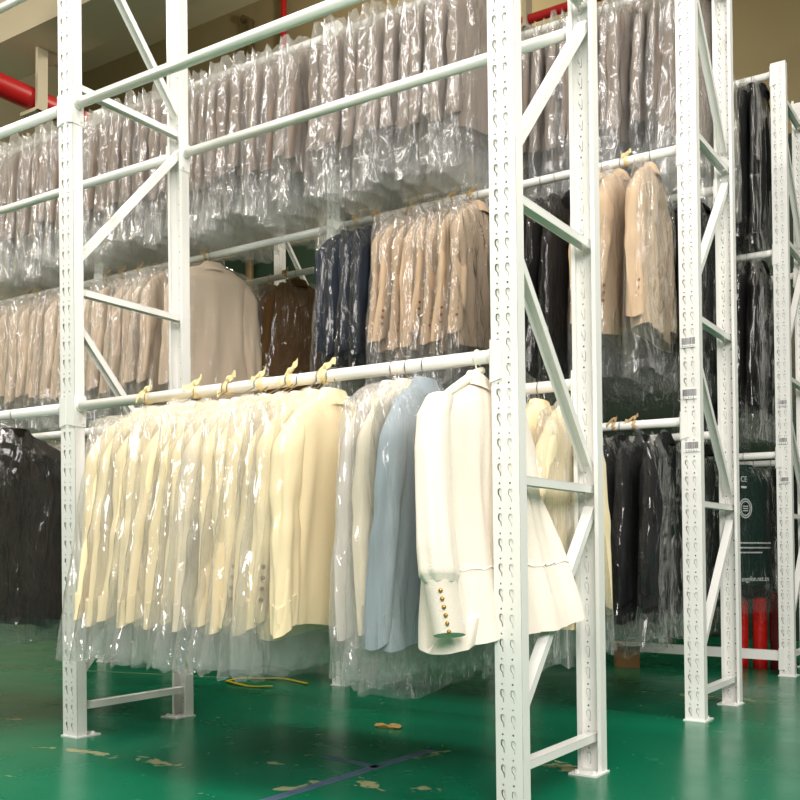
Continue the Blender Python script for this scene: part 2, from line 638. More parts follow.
def cover_mesh(mat, seed, ztop=-.04, zbot=-1.0, wtop=.25, wbot=.34, th=.045, thb=None, slope=.36, spike=.03, amp=.016):
    """a polythene sleeve: closed along a crumpled top ridge, hanging open at the bottom"""
    thb = thb or th * 1.1
    sd = seed * 7.31
    nz = lambda x, y, z: noise.noise(Vector((x + sd, y - sd * .37, z + sd * .71)))
    n, rows = 60, 46
    rings = []
    for k in range(rows + 1):
        t = (k / rows) ** 1.15
        ring = []
        for j in range(n):
            a = 2 * math.pi * j / n
            c, s = math.cos(a), math.sin(a)
            W = lerp(wtop, wbot, t)
            y = W * sgnpow(c, .85)
            yt = wtop * sgnpow(c, .85)
            zt = ztop - slope * max(0, abs(yt) - .05) + spike * (nz(yt * 14, 1, 3) * 1.3 + .35 * nz(yt * 45, 5, 0)) * min(1, abs(yt) / .06)
            zb = zbot + .035 * nz(c * 1.7, s * 1.7, 9) + .012 * nz(c * 9, s * 9, 2)
            z = lerp(zt, zb, t)
            T = lerp(th, thb, t) * math.sin(min(1, t * 7 + .02) * math.pi / 2)
            x = T * sgnpow(s, .6)
            # folds: long ones that run down, small crumples over them
            v = 1 - 2 * abs(nz(y * 9, z * 1.6, 4 if s > 0 else 14))
            v2 = 1 - 2.4 * abs(nz(y * 15 + z * 4, z * 5.5, 24 if s > 0 else 34))
            q = min(1, t * 6)
            lo = 1 + .5 * max(0, (t - .75) / .25)
            x += (v * .75 + v2 * .5 - .45) * amp * q * lo * (1 if s >= 0 else -1) * abs(s) ** .4
            y += (nz(z * 3, a, 50) * .018 + nz(z * 13, a * 2, 60) * .008) * q * lo
            z += nz(y * 20, z * 12, 70) * .006 * q
            ring.append((x, y, z))
        rings.append(ring)
    mb = MB()
    mb.rings(rings)
    me = mb.mesh('plastic_cover', mat, True)
    return me


def hook_mesh(neck=.055, dx=0.0):
    mb = MB()
    r = .0236
    pts = []
    for k in range(13):
        a = R(-25 + k * 19)
        pts.append((dx, r * math.cos(a), r * math.sin(a)))
    pts += [(dx, -.0215, -.016), (dx * .8, -.012, -.028), (dx * .6, -.002, -.034), (dx * .2, 0, -neck), (0, 0, -neck - .02)]
    mb.tube(pts, .0019, 6)
    return mb.mesh('hanger_hook', M['steel'], True)


def shoulder_mesh(neck=.055):
    mb = MB()
    mb.tube([(0, -.17, -neck - .085), (0, -.06, -neck - .035), (0, 0, -neck - .02), (0, .06, -neck - .035), (0, .17, -neck - .085)], .006, 6)
    return mb.mesh('hanger_arm', M['hanger'], True)


class Garment:
    """one prototype: the meshes of a jacket in its cover"""

    def __init__(self, fabric, seed, L=.78, SL=.6, neck=.055, th=.034, flare=.07, wide=1.0, cover=None, film='film', collar=True, buttons=0, hem=.235, fold=1.0, neckhook=None):
        m = M[fabric]
        self.body = body_mesh(m, seed, L, neck, wide, th, fold, hem)
        self.collar = collar_mesh(m, neck) if collar else None
        self.sleeves = [sleeve_mesh(m, seed, s, SL, neck, flare, th, wide) for s in (-1, 1)]
        self.cover = cover_mesh(M[film], seed, **cover) if cover else None
        self.hook = hook_mesh(neck)
        self.neck, self.buttons = neck, buttons
        self.SL, self.flare, self.wide, self.th = SL, flare, wide, th

    def build(self, name, label, cat, group, hook=None):
        root = thing(name, label, cat, group=group)
        obj('body', self.body, root)
        for s, me in zip((-1, 1), self.sleeves):
            sl = obj('sleeve', me, root)
            if self.buttons and s < 0:
                for k in range(self.buttons):
                    t = 1 - (.06 + .034 * k) / self.SL
                    yc = -(.207 + self.flare * t ** 1.3) * self.wide - lerp(.066, .05, t) * .55
                    zz = -self.neck - .085 - t * (self.SL + .02) + .01
                    b = obj('button', BUTTON, sl, (lerp(self.th * 1.05, self.th * .8, t) * .82, yc, zz), (0, 0, R(60)))
        if self.collar:
            obj('collar', self.collar, root)
        if self.cover:
            obj('plastic_cover', self.cover, root)
        obj('hanger_hook', hook or self.hook, root)
        return root


def place(root, x, y, z, rz=0.0, sc=(1, 1, 1), flip=False):
    dx, dy = lean(z)
    root.location = (x + dx, y + dy, z)
    root.rotation_euler = (0, 0, R(rz) + (math.pi if flip else 0))
    root.scale = sc


FRONT, REAR = PD / 2, DEPTH - PD / 2


def run(protos, xs, y, z, name, cat, group, lab, seed, jitter=4.5, sz=.05, thick=1.0):
    """hang copies along a rail; xs from the near end; lab(i) makes the label"""
    rnd = random.Random(seed)
    roots = [None] * len(protos)
    outs = []
    last = -1
    for i, x in enumerate(xs):
        k = rnd.randrange(len(protos))
        if k == last:
            k = (k + 1) % len(protos)
        last = k
        if roots[k] is None:
            roots[k] = protos[k].build(name, None, cat, group)
            o = roots[k]
        else:
            o = copy_tree(roots[k])
        o['label'] = lab(i)
        place(o, x + rnd.uniform(-.010, .010), y + rnd.uniform(-.022, .022), z, rnd.uniform(-jitter, jitter), (thick * rnd.uniform(.92, 1.08), rnd.uniform(.95, 1.05), 1 + rnd.uniform(-sz, sz)))
        outs.append(o)
    return outs


def steps(a, pitch, n):
    return [a - k * pitch for k in range(n)]


# --- second rack, top rails: taupe jackets
cov_top = dict(ztop=-.025, zbot=-1.07, wtop=.275, wbot=.33, th=.04, thb=.062, slope=.24, spike=.06, amp=.024)
taupe = [Garment('taupe', 20 + k, L=.74 + .03 * (k % 3), SL=.60 + .02 * (k % 2), th=.028, flare=.05, cover=cov_top, film='film_puffy', hem=.215) for k in range(5)]
skip_frames = lambda xs, gap=.085: [x for x in xs if min(abs(x + i * BAY) for i in range(4)) > gap]
xs = skip_frames(steps(-1.06, .083, 52), .05)
run(taupe, xs, RACK2 + FRONT, H3, 'suit_jacket', 'jacket', 'taupe jackets on the front top rail of the middle rack',
    lambda i: f"bagged taupe jacket on the middle rack's front top rail, {ordinal(i + 1)} from near end", 1)
xs = [-.10] + steps(-.20, .081, 14)
tops = run(taupe, xs, RACK2 + REAR, H3, 'suit_jacket', 'jacket', 'taupe jackets on the back top rail of the middle rack',
    lambda i: f"bagged taupe jacket on the middle rack's back top rail, {ordinal(i + 1)} from near end", 2)
tops[0].rotation_euler.z = R(-15)
tops[0].scale = (1, 1.1, 1.12)

# --- second rack, middle rails
cov_mid = dict(ztop=-.03, zbot=-1.03, wtop=.272, wbot=.335, th=.043, thb=.05, slope=.32, spike=.03, amp=.018)
cov_dark = cov_mid
beige = [Garment('beige', 40 + k, L=.80, SL=.63, th=.03, flare=.06, cover=cov_mid) for k in range(4)]
xs = skip_frames(steps(-3.33, .087, 24))
run(beige, xs, RACK2 + FRONT, H2, 'suit_jacket', 'jacket', 'beige jackets on the middle rack',
    lambda i: f'bagged beige jacket behind the left front post, {ordinal(i + 1)} from the broad beige one', 3)
g = Garment('beige', 47, L=.86, SL=.66, th=.045, flare=.03, cover=dict(ztop=-.045, zbot=-1.05, wtop=.31, wbot=.34, th=.066, slope=.33, spike=.01, amp=.006), film='film_flat', wide=1.2, fold=1.7)
o = g.build('suit_jacket', 'broad beige jacket seen flat on, between the left rear post and the brown coats', 'jacket', None)
place(o, -3.0, RACK2 + FRONT, H2, -24)
navy = [Garment('navy', 50 + k, L=.80, SL=.63, th=.033, flare=.05, cover=cov_mid, film='film_thin') for k in range(2)]
run(navy, steps(-1.70, .078, 4), RACK2 + FRONT, H2, 'suit_jacket', 'jacket', 'navy jackets beside the tan ones',
    lambda i: f'bagged navy jacket on the middle rack, {ordinal(i + 1)} from the tan jackets', 4)
tan = [Garment('tan', 60 + k, L=.76, SL=.6, th=.032, flare=.06, cover=cov_mid, buttons=3) for k in range(3)]
run(tan, steps(-1.08, .072, 8), RACK2 + FRONT, H2, 'suit_jacket', 'jacket', 'tan jackets between the navy ones and the big front post',
    lambda i: f'bagged tan jacket beside the navy ones, {ordinal(i + 1)} from the big front post', 5)
blk = [Garment('black', 70 + k, L=.84, SL=.63, th=.034, flare=.05, neck=.11, cover=dict(cov_mid, ztop=-.1, zbot=-1.15), film='film_thin') for k in range(2)]
run(blk, steps(-.56, .085, 3), RACK2 + FRONT, H2, 'suit_jacket', 'jacket', 'black jackets seen through the near frame',
    lambda i: f'bagged black jacket seen through the big front frame, {ordinal(i + 1)} from its rear post', 6)
tan2 = [Garment('tan', 65 + k, L=.80, SL=.64, th=.042, flare=.05, cover=dict(cov_mid, th=.062, thb=.07, amp=.018, zbot=-1.06), film='film_crisp', fold=1.2, buttons=3, wide=1.1) for k in range(2)]
for o, (x, rz, lb) in zip(run(tan2, [-.17, -.31, -.40], RACK2 + FRONT, H2, 'suit_jacket', 'jacket', 'tan jackets beside the barcoded post', lambda i: '', 8),
                          [(-.175, 4, 'bagged tan jacket with three cuff buttons, right beside the barcoded post'),
                           (-.32, 0, 'bagged tan jacket between two others near the barcoded post'),
                           (-.41, -2, 'bagged tan jacket nearest the front rack, third from the barcoded post')]):
    o['label'] = lb
    place(o, x, RACK2 + FRONT, H2, rz)
cov_br = dict(ztop=-.035, zbot=-1.0, wtop=.285, wbot=.33, th=.05, slope=.34, spike=.02, amp=.012)
brown = [Garment('brown', 80 + k, L=.82, SL=.62, th=.04, flare=.03, cover=cov_br, wide=1.08, film='film_thin') for k in range(2)]
for o, rz in zip(run(brown, [-2.80, -2.92, -3.03], RACK2 + REAR, H2, 'suit_jacket', 'jacket', 'brown jackets on the back rail of the middle rack',
                     lambda i: ['bagged brown jacket nearest the bagged navy ones', 'bagged brown jacket between two other brown ones', 'bagged brown jacket partly behind the broad beige one'][i], 9), (-22, -12, -6)):
    o.rotation_euler.z = R(rz)
blk2 = [Garment('black', 75 + k, L=.82, SL=.63, th=.034, flare=.05, cover=cov_mid, film='film_thin') for k in range(2)]
char = [Garment('charcoal', 77 + k, L=.84, SL=.63, th=.036, flare=.05, cover=dict(cov_mid, amp=.02), film='film_thin') for k in range(2)]
run(blk2, steps(-.12, .085, 8), RACK2 + REAR, H2, 'suit_jacket', 'jacket', 'black jackets on the back middle rail of the middle rack',
    lambda i: f"bagged black jacket on the middle rack's back middle rail, {ordinal(i + 1)} from near end", 10)

# --- second rack, low rails
run(char, skip_frames(steps(-.14, .1, 7) + steps(-.9, .14, 24)), RACK2 + FRONT, H1, 'suit_jacket', 'jacket', 'black jackets on the low front rail of the middle rack',
    lambda i: f"bagged black jacket on the middle rack's low front rail, {ordinal(i + 1)} from barcoded post", 11)
run(blk2, steps(-.12, .1, 8), RACK2 + REAR, H1, 'suit_jacket', 'jacket', 'black jackets on the low back rail of the middle rack',
    lambda i: f"bagged black jacket on the middle rack's low back rail, {ordinal(i + 1)} from near end", 12)

# --- third rack
thin = [Garment('charcoal', 90 + k, L=.94, SL=.7, th=.022, flare=.03, cover=dict(cov_mid, zbot=-1.12, wbot=.31, th=.028, thb=.03, amp=.01), film='film_thin') for k in range(2)]
run(thin, steps(-.10, .055, 7), RACK3 + FRONT, H3, 'suit_jacket', 'jacket', 'dark jackets on the top rail of the last rack',
    lambda i: f"bagged dark jacket on the last rack's top rail, {ordinal(i + 1)} from near end", 13)
blk3 = [Garment('black', 85 + k, L=.92, SL=.68, th=.034, flare=.05, film='film_thin', cover=dict(cov_mid, zbot=-1.2)) for k in range(2)]
run(blk3, steps(-.12, .085, 6), RACK3 + FRONT, H2, 'suit_jacket', 'jacket', 'black jackets on the middle rail of the last rack',
    lambda i: f"bagged black jacket on the last rack's middle rail, {ordinal(i + 1)} from near end", 14)
run(tan, steps(-.11, .09, 3), RACK3 + REAR, H2, 'suit_jacket', 'jacket', 'tan jackets on the back of the last rack',
    lambda i: f"bagged tan jacket on the last rack's back rail, {ordinal(i + 1)} from near end", 15)
run(blk2, [-.40, -.50, -.60, -.70], RACK3 + FRONT, H1, 'suit_jacket', 'jacket', 'black jackets on the low rail of the last rack',
    lambda i: f"bagged black jacket on the last rack's low rail, {ordinal(i + 1)} from near end", 16)
run(blk2, steps(-.12, .1, 4), RACK3 + REAR, H1, 'suit_jacket', 'jacket', 'black jackets on the low back rail of the last rack',
    lambda i: f"bagged black jacket on the last rack's low back rail, {ordinal(i + 1)} from near end", 17)

# the printed dark green garment cover
root = thing('garment_cover', 'dark green garment cover printed with white text and a round emblem, on the last rack', 'garment cover')
gm = Garment('green', 99, L=.74, SL=.6, th=.03, flare=.0, hem=.225, wide=1.0, fold=.3)
bd = obj('cover_body', gm.body, root)
obj('hanger_hook', gm.hook, root)
obj('plastic_cover', cover_mesh(M['film_thin'], 99, ztop=-.035, zbot=-.98, wtop=.25, wbot=.31, th=.062, slope=.36, spike=.02, amp=.008), root)
white_print = surf('white_print', (205, 210, 206), 0.6)


def text_mesh(s, size):
    cu = bpy.data.curves.new('lettering', 'FONT')
    cu.body = s
    cu.size = size
    cu.align_x = 'CENTER'
    cu.extrude = .0006
    to = bpy.data.objects.new('lettering_source', cu)
    col.objects.link(to)
    bpy.context.view_layer.update()
    me = bpy.data.meshes.new_from_object(to.evaluated_get(bpy.context.evaluated_depsgraph_get()))
    bpy.data.objects.remove(to)
    bpy.data.curves.remove(cu)
    me.materials.clear()
    me.materials.append(white_print)
    return me


X_AX = Matrix(((0, 0, 1), (1, 0, 0), (0, 1, 0))).to_euler()   # text x -> +Y, y -> +Z, normal -> +X
PX = .047
for s, size, y, z in (('CE', .05, -.075, -.165), ('angyfon.net.cn', .046, .035, -.785)):
    obj('lettering', text_mesh(s, size), root, (PX, y, z), X_AX)
mb = MB()
for rr in (.062, .048):
    n = 28
    mb.add([(q, (rr - w) * math.cos(2 * math.pi * k / n), (rr - w) * math.sin(2 * math.pi * k / n)) for q in (0, .0012) for w in (0, .007) for k in range(n)],
           [(a * n + k, a * n + (k + 1) % n, b * n + (k + 1) % n, b * n + k) for a, b in ((0, 1), (2, 3), (0, 2), (1, 3)) for k in range(n)])
for k in range(3):
    mb.box((0, -.025, -.018 + k * .014), (.0012, .025, -.012 + k * .014))
obj('emblem', mb.mesh('emblem', white_print), root, (PX, -.06, -.33))
mb = MB()
mb.box((0, -.10, -.205), (.0012, -.05, -.192))
for k, (a, b) in enumerate(((-.12, .19), (-.13, .18), (-.12, .10))):
    x = a
    rnd = random.Random(k)
    while x < b:
        w = rnd.uniform(.012, .03)
        mb.box((0, x, -.55 - k * .03), (.0012, min(b, x + w), -.541 - k * .03))
        x += w + .006
obj('lettering', mb.mesh('small_print', white_print), root, (PX, 0, .0))
place(root, -.235, RACK3 + FRONT, H1, -24)

# --- front rack, left bay
cov_bl = dict(ztop=-.05, zbot=-1.02, wtop=.29, wbot=.36, th=.06, slope=.38, spike=.02, amp=.016)
olive = [Garment('olive', 100 + k, L=.83, SL=.66, th=.045, flare=.04, neck=.075, cover=cov_bl, wide=1.08, film='film_dark', fold=.6) for k in range(2)]
olives = run(olive, steps(-2.40, .13, 7), FRONT, H1, 'suit_jacket', 'jacket', 'black jackets left of the left front post',
    lambda i: f'bagged black jacket on the front rack, {ordinal(i + 1)} from the left front post', 18)
olives[0].rotation_euler.z = R(-14)
brn = [Garment('brown', 105, L=.9, SL=.66, th=.04, flare=.03, cover=dict(cov_br, zbot=-1.02))]
run(brn, steps(-2.25, .12, 5), REAR, H1, 'suit_jacket', 'jacket', 'brown jackets behind the black ones on the front rack',
    lambda i: f"bagged brown jacket behind the front rack's black ones, {ordinal(i + 1)} from the left rear post", 19)

# --- front rack, right bay: the cream jackets, their hooks gathered in tied bunches
cov_cr = dict(ztop=-.04, zbot=-.98, wtop=.275, wbot=.40, th=.040, thb=.046, slope=.36, spike=.025, amp=.015)
bunches = [(-1.559, 1), (-1.289, 1), (-1.126, 2), (-.953, 3), (-.82, 3), (-.676, 4)]
hooks_x = [c + (k - (n - 1) / 2) * .021 for c, n in bunches for k in range(n)]
nj = len(hooks_x)
jx = [lerp(-1.57, -.665, (k / (nj - 1)) ** .95) for k in range(nj)]
rnd = random.Random(3)
for k in range(nj):
    big = k == nj - 1
    fab = 'ivory' if k in (7,) else 'cream'
    gm = Garment(fab, 120 + k, L=.80 + (.02 if k % 3 == 0 else 0), SL=.66 + .02 * (k % 2), th=.034 if not big else .04, flare=.10 - .003 * k, cover=cov_cr if not big else dict(cov_cr, th=.058, thb=.06, amp=.008), film='film_milky' if not big else 'film_flat', fold=1.0 if not big else 1.3, wide=1.0 if not big else 1.05, buttons=4 if k in (3, 10, 12) else 0, hem=.25)
    where = ('nearest the left front post' if k == 0 else 'seen flat on beside the pale lilac one' if big else f'{ordinal(nj - k)} from the pale lilac jacket')
    o = gm.build('suit_jacket', f'bagged {"pale ivory" if fab == "ivory" else "cream yellow"} jacket on the front rack, {where}', 'jacket', 'cream jackets on the front rack', hook_mesh(.055, hooks_x[k] - jx[k]))
    place(o, jx[k], FRONT + rnd.uniform(-.01, .01), H1, rnd.uniform(-2, 2), (.95, 1, 1))
cov_l = dict(ztop=-.045, zbot=-.99, wtop=.272, wbot=.34, th=.038, slope=.36, spike=.02, amp=.013)
gm = Garment('lilac', 140, L=.83, SL=.68, th=.03, flare=.02, film='film_milky', cover=cov_l)
place(gm.build('suit_jacket', 'bagged pale lilac jacket hanging between the cream ones and the blue one', 'jacket', None), -.415, FRONT, H1, 1)
gm = Garment('ivory', 141, L=.80, SL=.66, th=.022, flare=.02, film='film_milky', cover=cov_l)
place(gm.build('suit_jacket', 'bagged off-white jacket squeezed between the pale lilac and blue ones', 'jacket', None), -.358, FRONT, H1, 0)
gm = Garment('blue', 142, L=.83, SL=.70, th=.036, flare=.03, cover=dict(cov_l, zbot=-1.02, th=.055, amp=.014), film='film_crisp', wide=1.0, fold=1.2)
place(gm.build('suit_jacket', 'bagged powder blue jacket beside the white blouse', 'jacket', None), -.295, FRONT, H1, 3)
# front rack, back rail
rear_list = [('cream', 'closest to the near frame', -.085), ('cream', 'second from the near frame', -.185), ('lilac', 'third from the near frame', -.27), ('ivory', 'fourth from the near frame', -.36), ('cream', 'fifth from the near frame', -.45), ('cream', 'sixth from the near frame', -.54)]
for k, (fab, where, x) in enumerate(rear_list):
    gm = Garment(fab, 150 + k, L=.80, SL=.66, th=.034, flare=.13, cover=dict(cov_l, wbot=.42), film='film_milky', hem=.25)
    nm = {'cream': 'cream yellow', 'lilac': 'pale lilac', 'ivory': 'pale ivory'}[fab]
    where = 'closest to the near frame' if k == 0 else where
    place(gm.build('suit_jacket', f'bagged {nm} jacket on the front rack\'s back rail, {where}', 'jacket', 'pale jackets on the back rail of the front rack'), x, REAR + (.05 if k == 0 else 0), H1, rnd.uniform(-2, 2))


# --- the white blouse
def blouse():
    zr = H1
    root = thing('blouse', 'uncovered ivory white blouse with a gathered cuff, hanging half behind the big front post', 'blouse')
    # (z below rail, centre x, centre y, half width, half thickness)
    tab = [(.085, -.105, .03, .06, .022), (.10, -.105, .03, .09, .03), (.13, -.105, .03, .17, .038), (.165, -.105, .03, .225, .042), (.21, -.105, .032, .245, .045),
           (.30, -.103, .045, .255, .045), (.42, -.10, .07, .28, .042), (.53, -.09, .09, .30, .042), (.62, -.078, .105, .32, .045), (.72, -.065, .115, .335, .05), (.80, -.055, .125, .35, .055), (.86, -.05, .13, .36, .06)]
    n = 72
    rings = []

    def at(d):
        for a, b in zip(tab, tab[1:]):
            if d <= b[0]:
                t = (d - a[0]) / (b[0] - a[0])
                return [lerp(p, q, t) for p, q in zip(a[1:], b[1:])]
        return tab[-1][1:]
    D = [.085, .1, .115, .13, .147, .165, .185, .21] + [lerp(.24, .86, k / 20) for k in range(21)]
    for d in D:
        cx, cy, w, t = at(d)
        rot = lerp(.10, .27, min(1, max(0, (d - .2) / .6)))
        g = min(1, max(0, (d - .12) / .3))
        ring = []
        for k in range(n):
            a = 2 * math.pi * k / n
            y, x = w * sgnpow(math.cos(a), .92), t * sgnpow(math.sin(a), .6)
            x += g * (.010 * math.sin(y * 45 + .8) + .007 * math.sin(y * 83 + 2)) * (1 if math.sin(a) >= 0 else .7)
            if .60 < d < .66:
                x *= .97
            low = max(0, (d - .45) / .41) ** 1.5
            z = -d - low * .012 * math.sin(a * 3) + low * (.085 * max(0, math.cos(a)) ** 2 - .02 * max(0, -math.cos(a)))
            ring.append((cx + x * math.cos(rot) + y * math.sin(rot), cy + y * math.cos(rot) - x * math.sin(rot), z))
        rings.append(ring)
    inner = []
    cx, cy = at(.86)[:2]
    for f, fx, dz in ((.985, .93, .004), (.8, .5, .09)):
        inner.append([(cx + (p[0] - cx) * fx, cy + (p[1] - cy) * f, p[2] + dz) for p in rings[-1]])
    mb = MB()
    mb.rings(rings + inner, True, True)
    obj('body', mb.mesh('blouse_body', M['blouse'], True), root)
    # stitched seam round the skirt part
    i = min(range(len(D)), key=lambda q: abs(D[q] - .63))
    mb = MB()
    cxs, cys = at(D[i])[:2]
    mb.tube([(cxs + (p[0] - cxs) * 1.012, cys + (p[1] - cys) * 1.004, p[2] + .004 * math.sin(q * 2.2)) for q, p in enumerate(rings[i])] + [(cxs + (rings[i][0][0] - cxs) * 1.012, cys + (rings[i][0][1] - cys) * 1.004, rings[i][0][2])], .0035, 6)
    obj('waist_seam', mb.mesh('waist_seam', M['blouse'], True), root)
    # sleeve on the aisle side: full, gathered into a deep cuff
    path = [(.145, -.125, -.165, .045, .04), (.20, -.125, -.20, .055, .045), (.30, -.115, -.225, .06, .045), (.45, -.10, -.24, .064, .046), (.58, -.085, -.25, .070, .048), (.66, -.075, -.25, .072, .048), (.685, -.07, -.246, .062, .036)]
    cuff = [(.682, -.07, -.245, .064, .036), (.70, -.07, -.242, .066, .036), (.76, -.065, -.23, .067, .035), (.83, -.06, -.216, .068, .035)]

    def limb(pts, pleat, m):
        rr = []
        for q in range(len(pts) - 1):
            for s in range(6):
                t = s / 6
                d, x, y, w, h = [lerp(a, b, t) for a, b in zip(pts[q], pts[q + 1])]
                rr.append((d, x, y, w, h))
        rr.append(pts[-1])
        rings = []
        nn = 40
        for d, x, y, w, h in rr:
            ring = []
            for k in range(nn):
                a = 2 * math.pi * k / nn
                f = 1 + pleat * math.sin(7 * a + d * 4) * min(1, max(0, (d - .2) / .4))
                ring.append((x + h * f * math.sin(a) + .02 * math.cos(a) * 0, y + w * f * math.cos(a), -d - .012 * math.cos(a + .8)))
            rings.append(ring)
        mm = MB()
        last = rings[-1]
        c = [sum(p[i] for p in last) / nn for i in range(3)]
        inn = [[(c[0] + (p[0] - c[0]) * .92, c[1] + (p[1] - c[1]) * .92, p[2] + .03) for p in last]]
        mm.rings(rings + inn, True, True)
        return mm.mesh('blouse_limb', m, True)
    sl = obj('sleeve', limb(path, .07, M['blouse']), root)
    cf = obj('cuff', limb(cuff, .0, M['blouse']), sl)
    mb = MB()
    for k in range(6):
        t = k / 5
        mb.tube([(lerp(-.0405, -.034, t), lerp(-.232, -.222, t), -.70 - .115 * t), (lerp(-.035, -.0285, t), lerp(-.236, -.226, t), -.70 - .115 * t)], .006, 8)
    btn = MB()
    for k in range(6):
        t = k / 5
        b = MB()
        c = (lerp(-.045, -.034, t), lerp(-.291, -.264, t), -.70 - .115 * t)
        rr = []
        for q in range(5):
            a = -math.pi / 2 + math.pi * q / 4
            rr.append([(c[0] + .007 * math.cos(a) * math.cos(2 * math.pi * j / 8), c[1] + .007 * math.cos(a) * math.sin(2 * math.pi * j / 8), c[2] + .007 * math.sin(a)) for j in range(8)])
        b.rings(rr, True, True)
        obj('button', b.mesh('ball_button', M['brass'], True), sl)
    # far sleeve
    path2 = [(.155, -.085, .235, .05, .036), (.25, -.08, .27, .06, .04), (.45, -.075, .31, .06, .04), (.62, -.07, .33, .055, .036), (.70, -.07, .33, .045, .03)]
    obj('sleeve', limb(path2, .05, M['blouse']), root)
    # stand collar with a tie band
    mb = MB()
    rings = []
    for d, w, t in ((.10, .075, .037), (.085, .066, .03), (.06, .058, .026), (.056, .054, .023), (.08, .052, .02)):
        rings.append([(-.105 + t * math.sin(2 * math.pi * k / 24), .03 + w * math.cos(2 * math.pi * k / 24), -d - .012 * math.cos(2 * math.pi * k / 24)) for k in range(24)])
    mb.rings(rings)
    obj('collar', mb.mesh('blouse_collar', M['blouse'], True), root)
    # padded hanger tip and the strap that loops over the rail
    mb = MB()
    mb.tube([(-.105, -.16, -.135), (-.105, -.08, -.095), (-.105, .0, -.055), (-.10, .045, -.035)], [.012, .014, .014, .012], 10)
    obj('hanger', mb.mesh('blouse_hanger', M['hanger'], True), root)
    mb = MB()
    mb.tube([(-.105, .018 + .024 * math.cos(R(a)) + .007, .024 * math.sin(R(a))) for a in range(-60, 241, 20)] + [(-.105, .02, -.04), (-.105, .022, -.06)], .003, 8)
    obj('hanger_hook', mb.mesh('white_hook', M['hanger'], True), root)
    dx, dy = lean(zr)
    root.location = (dx, dy, zr)
    return root


blouse()


# --- ribbons and tags tied on the rails
def ribbon_mesh(mat, seed, s=1.0):
    rnd = random.Random(seed)
    mb = MB()
    n = 16
    rings = []
    for x, r in ((-.012, .0232), (-.006, .0245), (.006, .0248), (.012, .0232)):
        rings.append([(x * s + .004 * math.sin(3 * k), r * math.cos(2 * math.pi * k / n), r * math.sin(2 * math.pi * k / n)) for k in range(n)])
    inner = [[(p[0], p[1] * .94, p[2] * .94) for p in rings[-1]], [(p[0], p[1] * .94, p[2] * .94) for p in rings[0]]]
    mb.rings(rings + inner + [rings[0]])
    kx, kz = rnd.uniform(-.01, .012), .034
    mb.tube([(kx - .012, -.010, kz - .006), (kx, -.012, kz), (kx + .012, -.008, kz + .006)], [.006, .0105 * s, .006], 8)
    for sgn in (-1, 1):                                  # two loose tails
        L = rnd.uniform(.03, .06) * s
        ang = R(rnd.uniform(5, 40))
        ph = rnd.uniform(0, 6)
        pts = []
        for q in range(9):
            t = q / 8
            up = L * t * math.sin(ang) if sgn > 0 else -L * t * math.sin(ang) * 1.6
            pts.append(Vector((kx + sgn * L * t * math.cos(ang), -.012 - .012 * t + .004 * math.sin(t * 9 + ph), kz - .004 + up + .004 * math.sin(t * 7 + ph))))
        w = [.005, .008, .0105, .010, .0115, .0105, .012, .011, .0125]
        rr = []
        for p, ww in zip(pts, w):
            rr.append([p + Vector((0, -.0015, ww * s)), p + Vector((0, .0015, ww * s)), p + Vector((0, .0015, -ww * s)), p + Vector((0, -.0015, -ww * s))])
        mb.rings(rr, True, True)
    return mb.mesh('ribbon', mat, True)


def ties(pts, y, z, mat, name, lab, group, s=1.0):
    for k, x in enumerate(pts):
        dx, dy = lean(z)
        o = obj(name, ribbon_mesh(mat, k * 5 + int(z * 10), s), None, (x + dx, y + dy, z), (R(random.uniform(-15, 10)), 0, 0))
        tag(o, lab(k), 'ribbon', group)


ties([-1.565, -1.30, -1.14, -.975, -.845, -.69], FRONT, H1, M['ribbon'], 'ribbon_tie',
     lambda k: ['cream ribbon hanging long over the front rail, nearest the left front post', 'cream ribbon knotted round the front rail, second from the left front post', 'cream ribbon knotted round the front rail, third from the left front post',
                'cream ribbon above the third bunch of hooks from the lilac jacket', 'long slanting cream ribbon above the second bunch of hooks', 'small cream ribbon above the bunch of four hooks'][k], 'cream ribbons on the front rail')
ties([-4.86, -4.73, -3.98, -3.82, -3.66, -3.05], RACK2 + FRONT, H2, M['tag'], 'ribbon_tie', lambda k: f'small kraft ribbon above the beige jackets, {ordinal(k + 1)} counting from the far end', 'kraft ribbons above the beige jackets', .9)
ties([-1.87, -1.72, -1.50, -1.24, -1.13], RACK2 + FRONT, H2, M['tag'], 'ribbon_tie', lambda k: f'small kraft ribbon above the navy and tan jackets, {ordinal(k + 1)} counting from the far end', 'kraft ribbons above the tan jackets', .9)
ties([-.29], RACK2 + FRONT, H2, M['ribbon'], 'ribbon_tie', lambda k: 'pale ribbon on the rail above the tan jackets beside the barcoded post', None, .8)
ties([-.37, -.27], RACK2 + FRONT, H1, M['tag'], 'ribbon_tie', lambda k: ['kraft ribbon on the low rail, beside the front rack', 'kraft ribbon knotted on the low rail above the black jackets'][k], 'kraft ribbons on the low rail', .7)
ties([-2.90], RACK2 + REAR, H2, M['tag'], 'ribbon_tie', lambda k: 'kraft ribbon on the back rail above the brown jackets', None, .9)

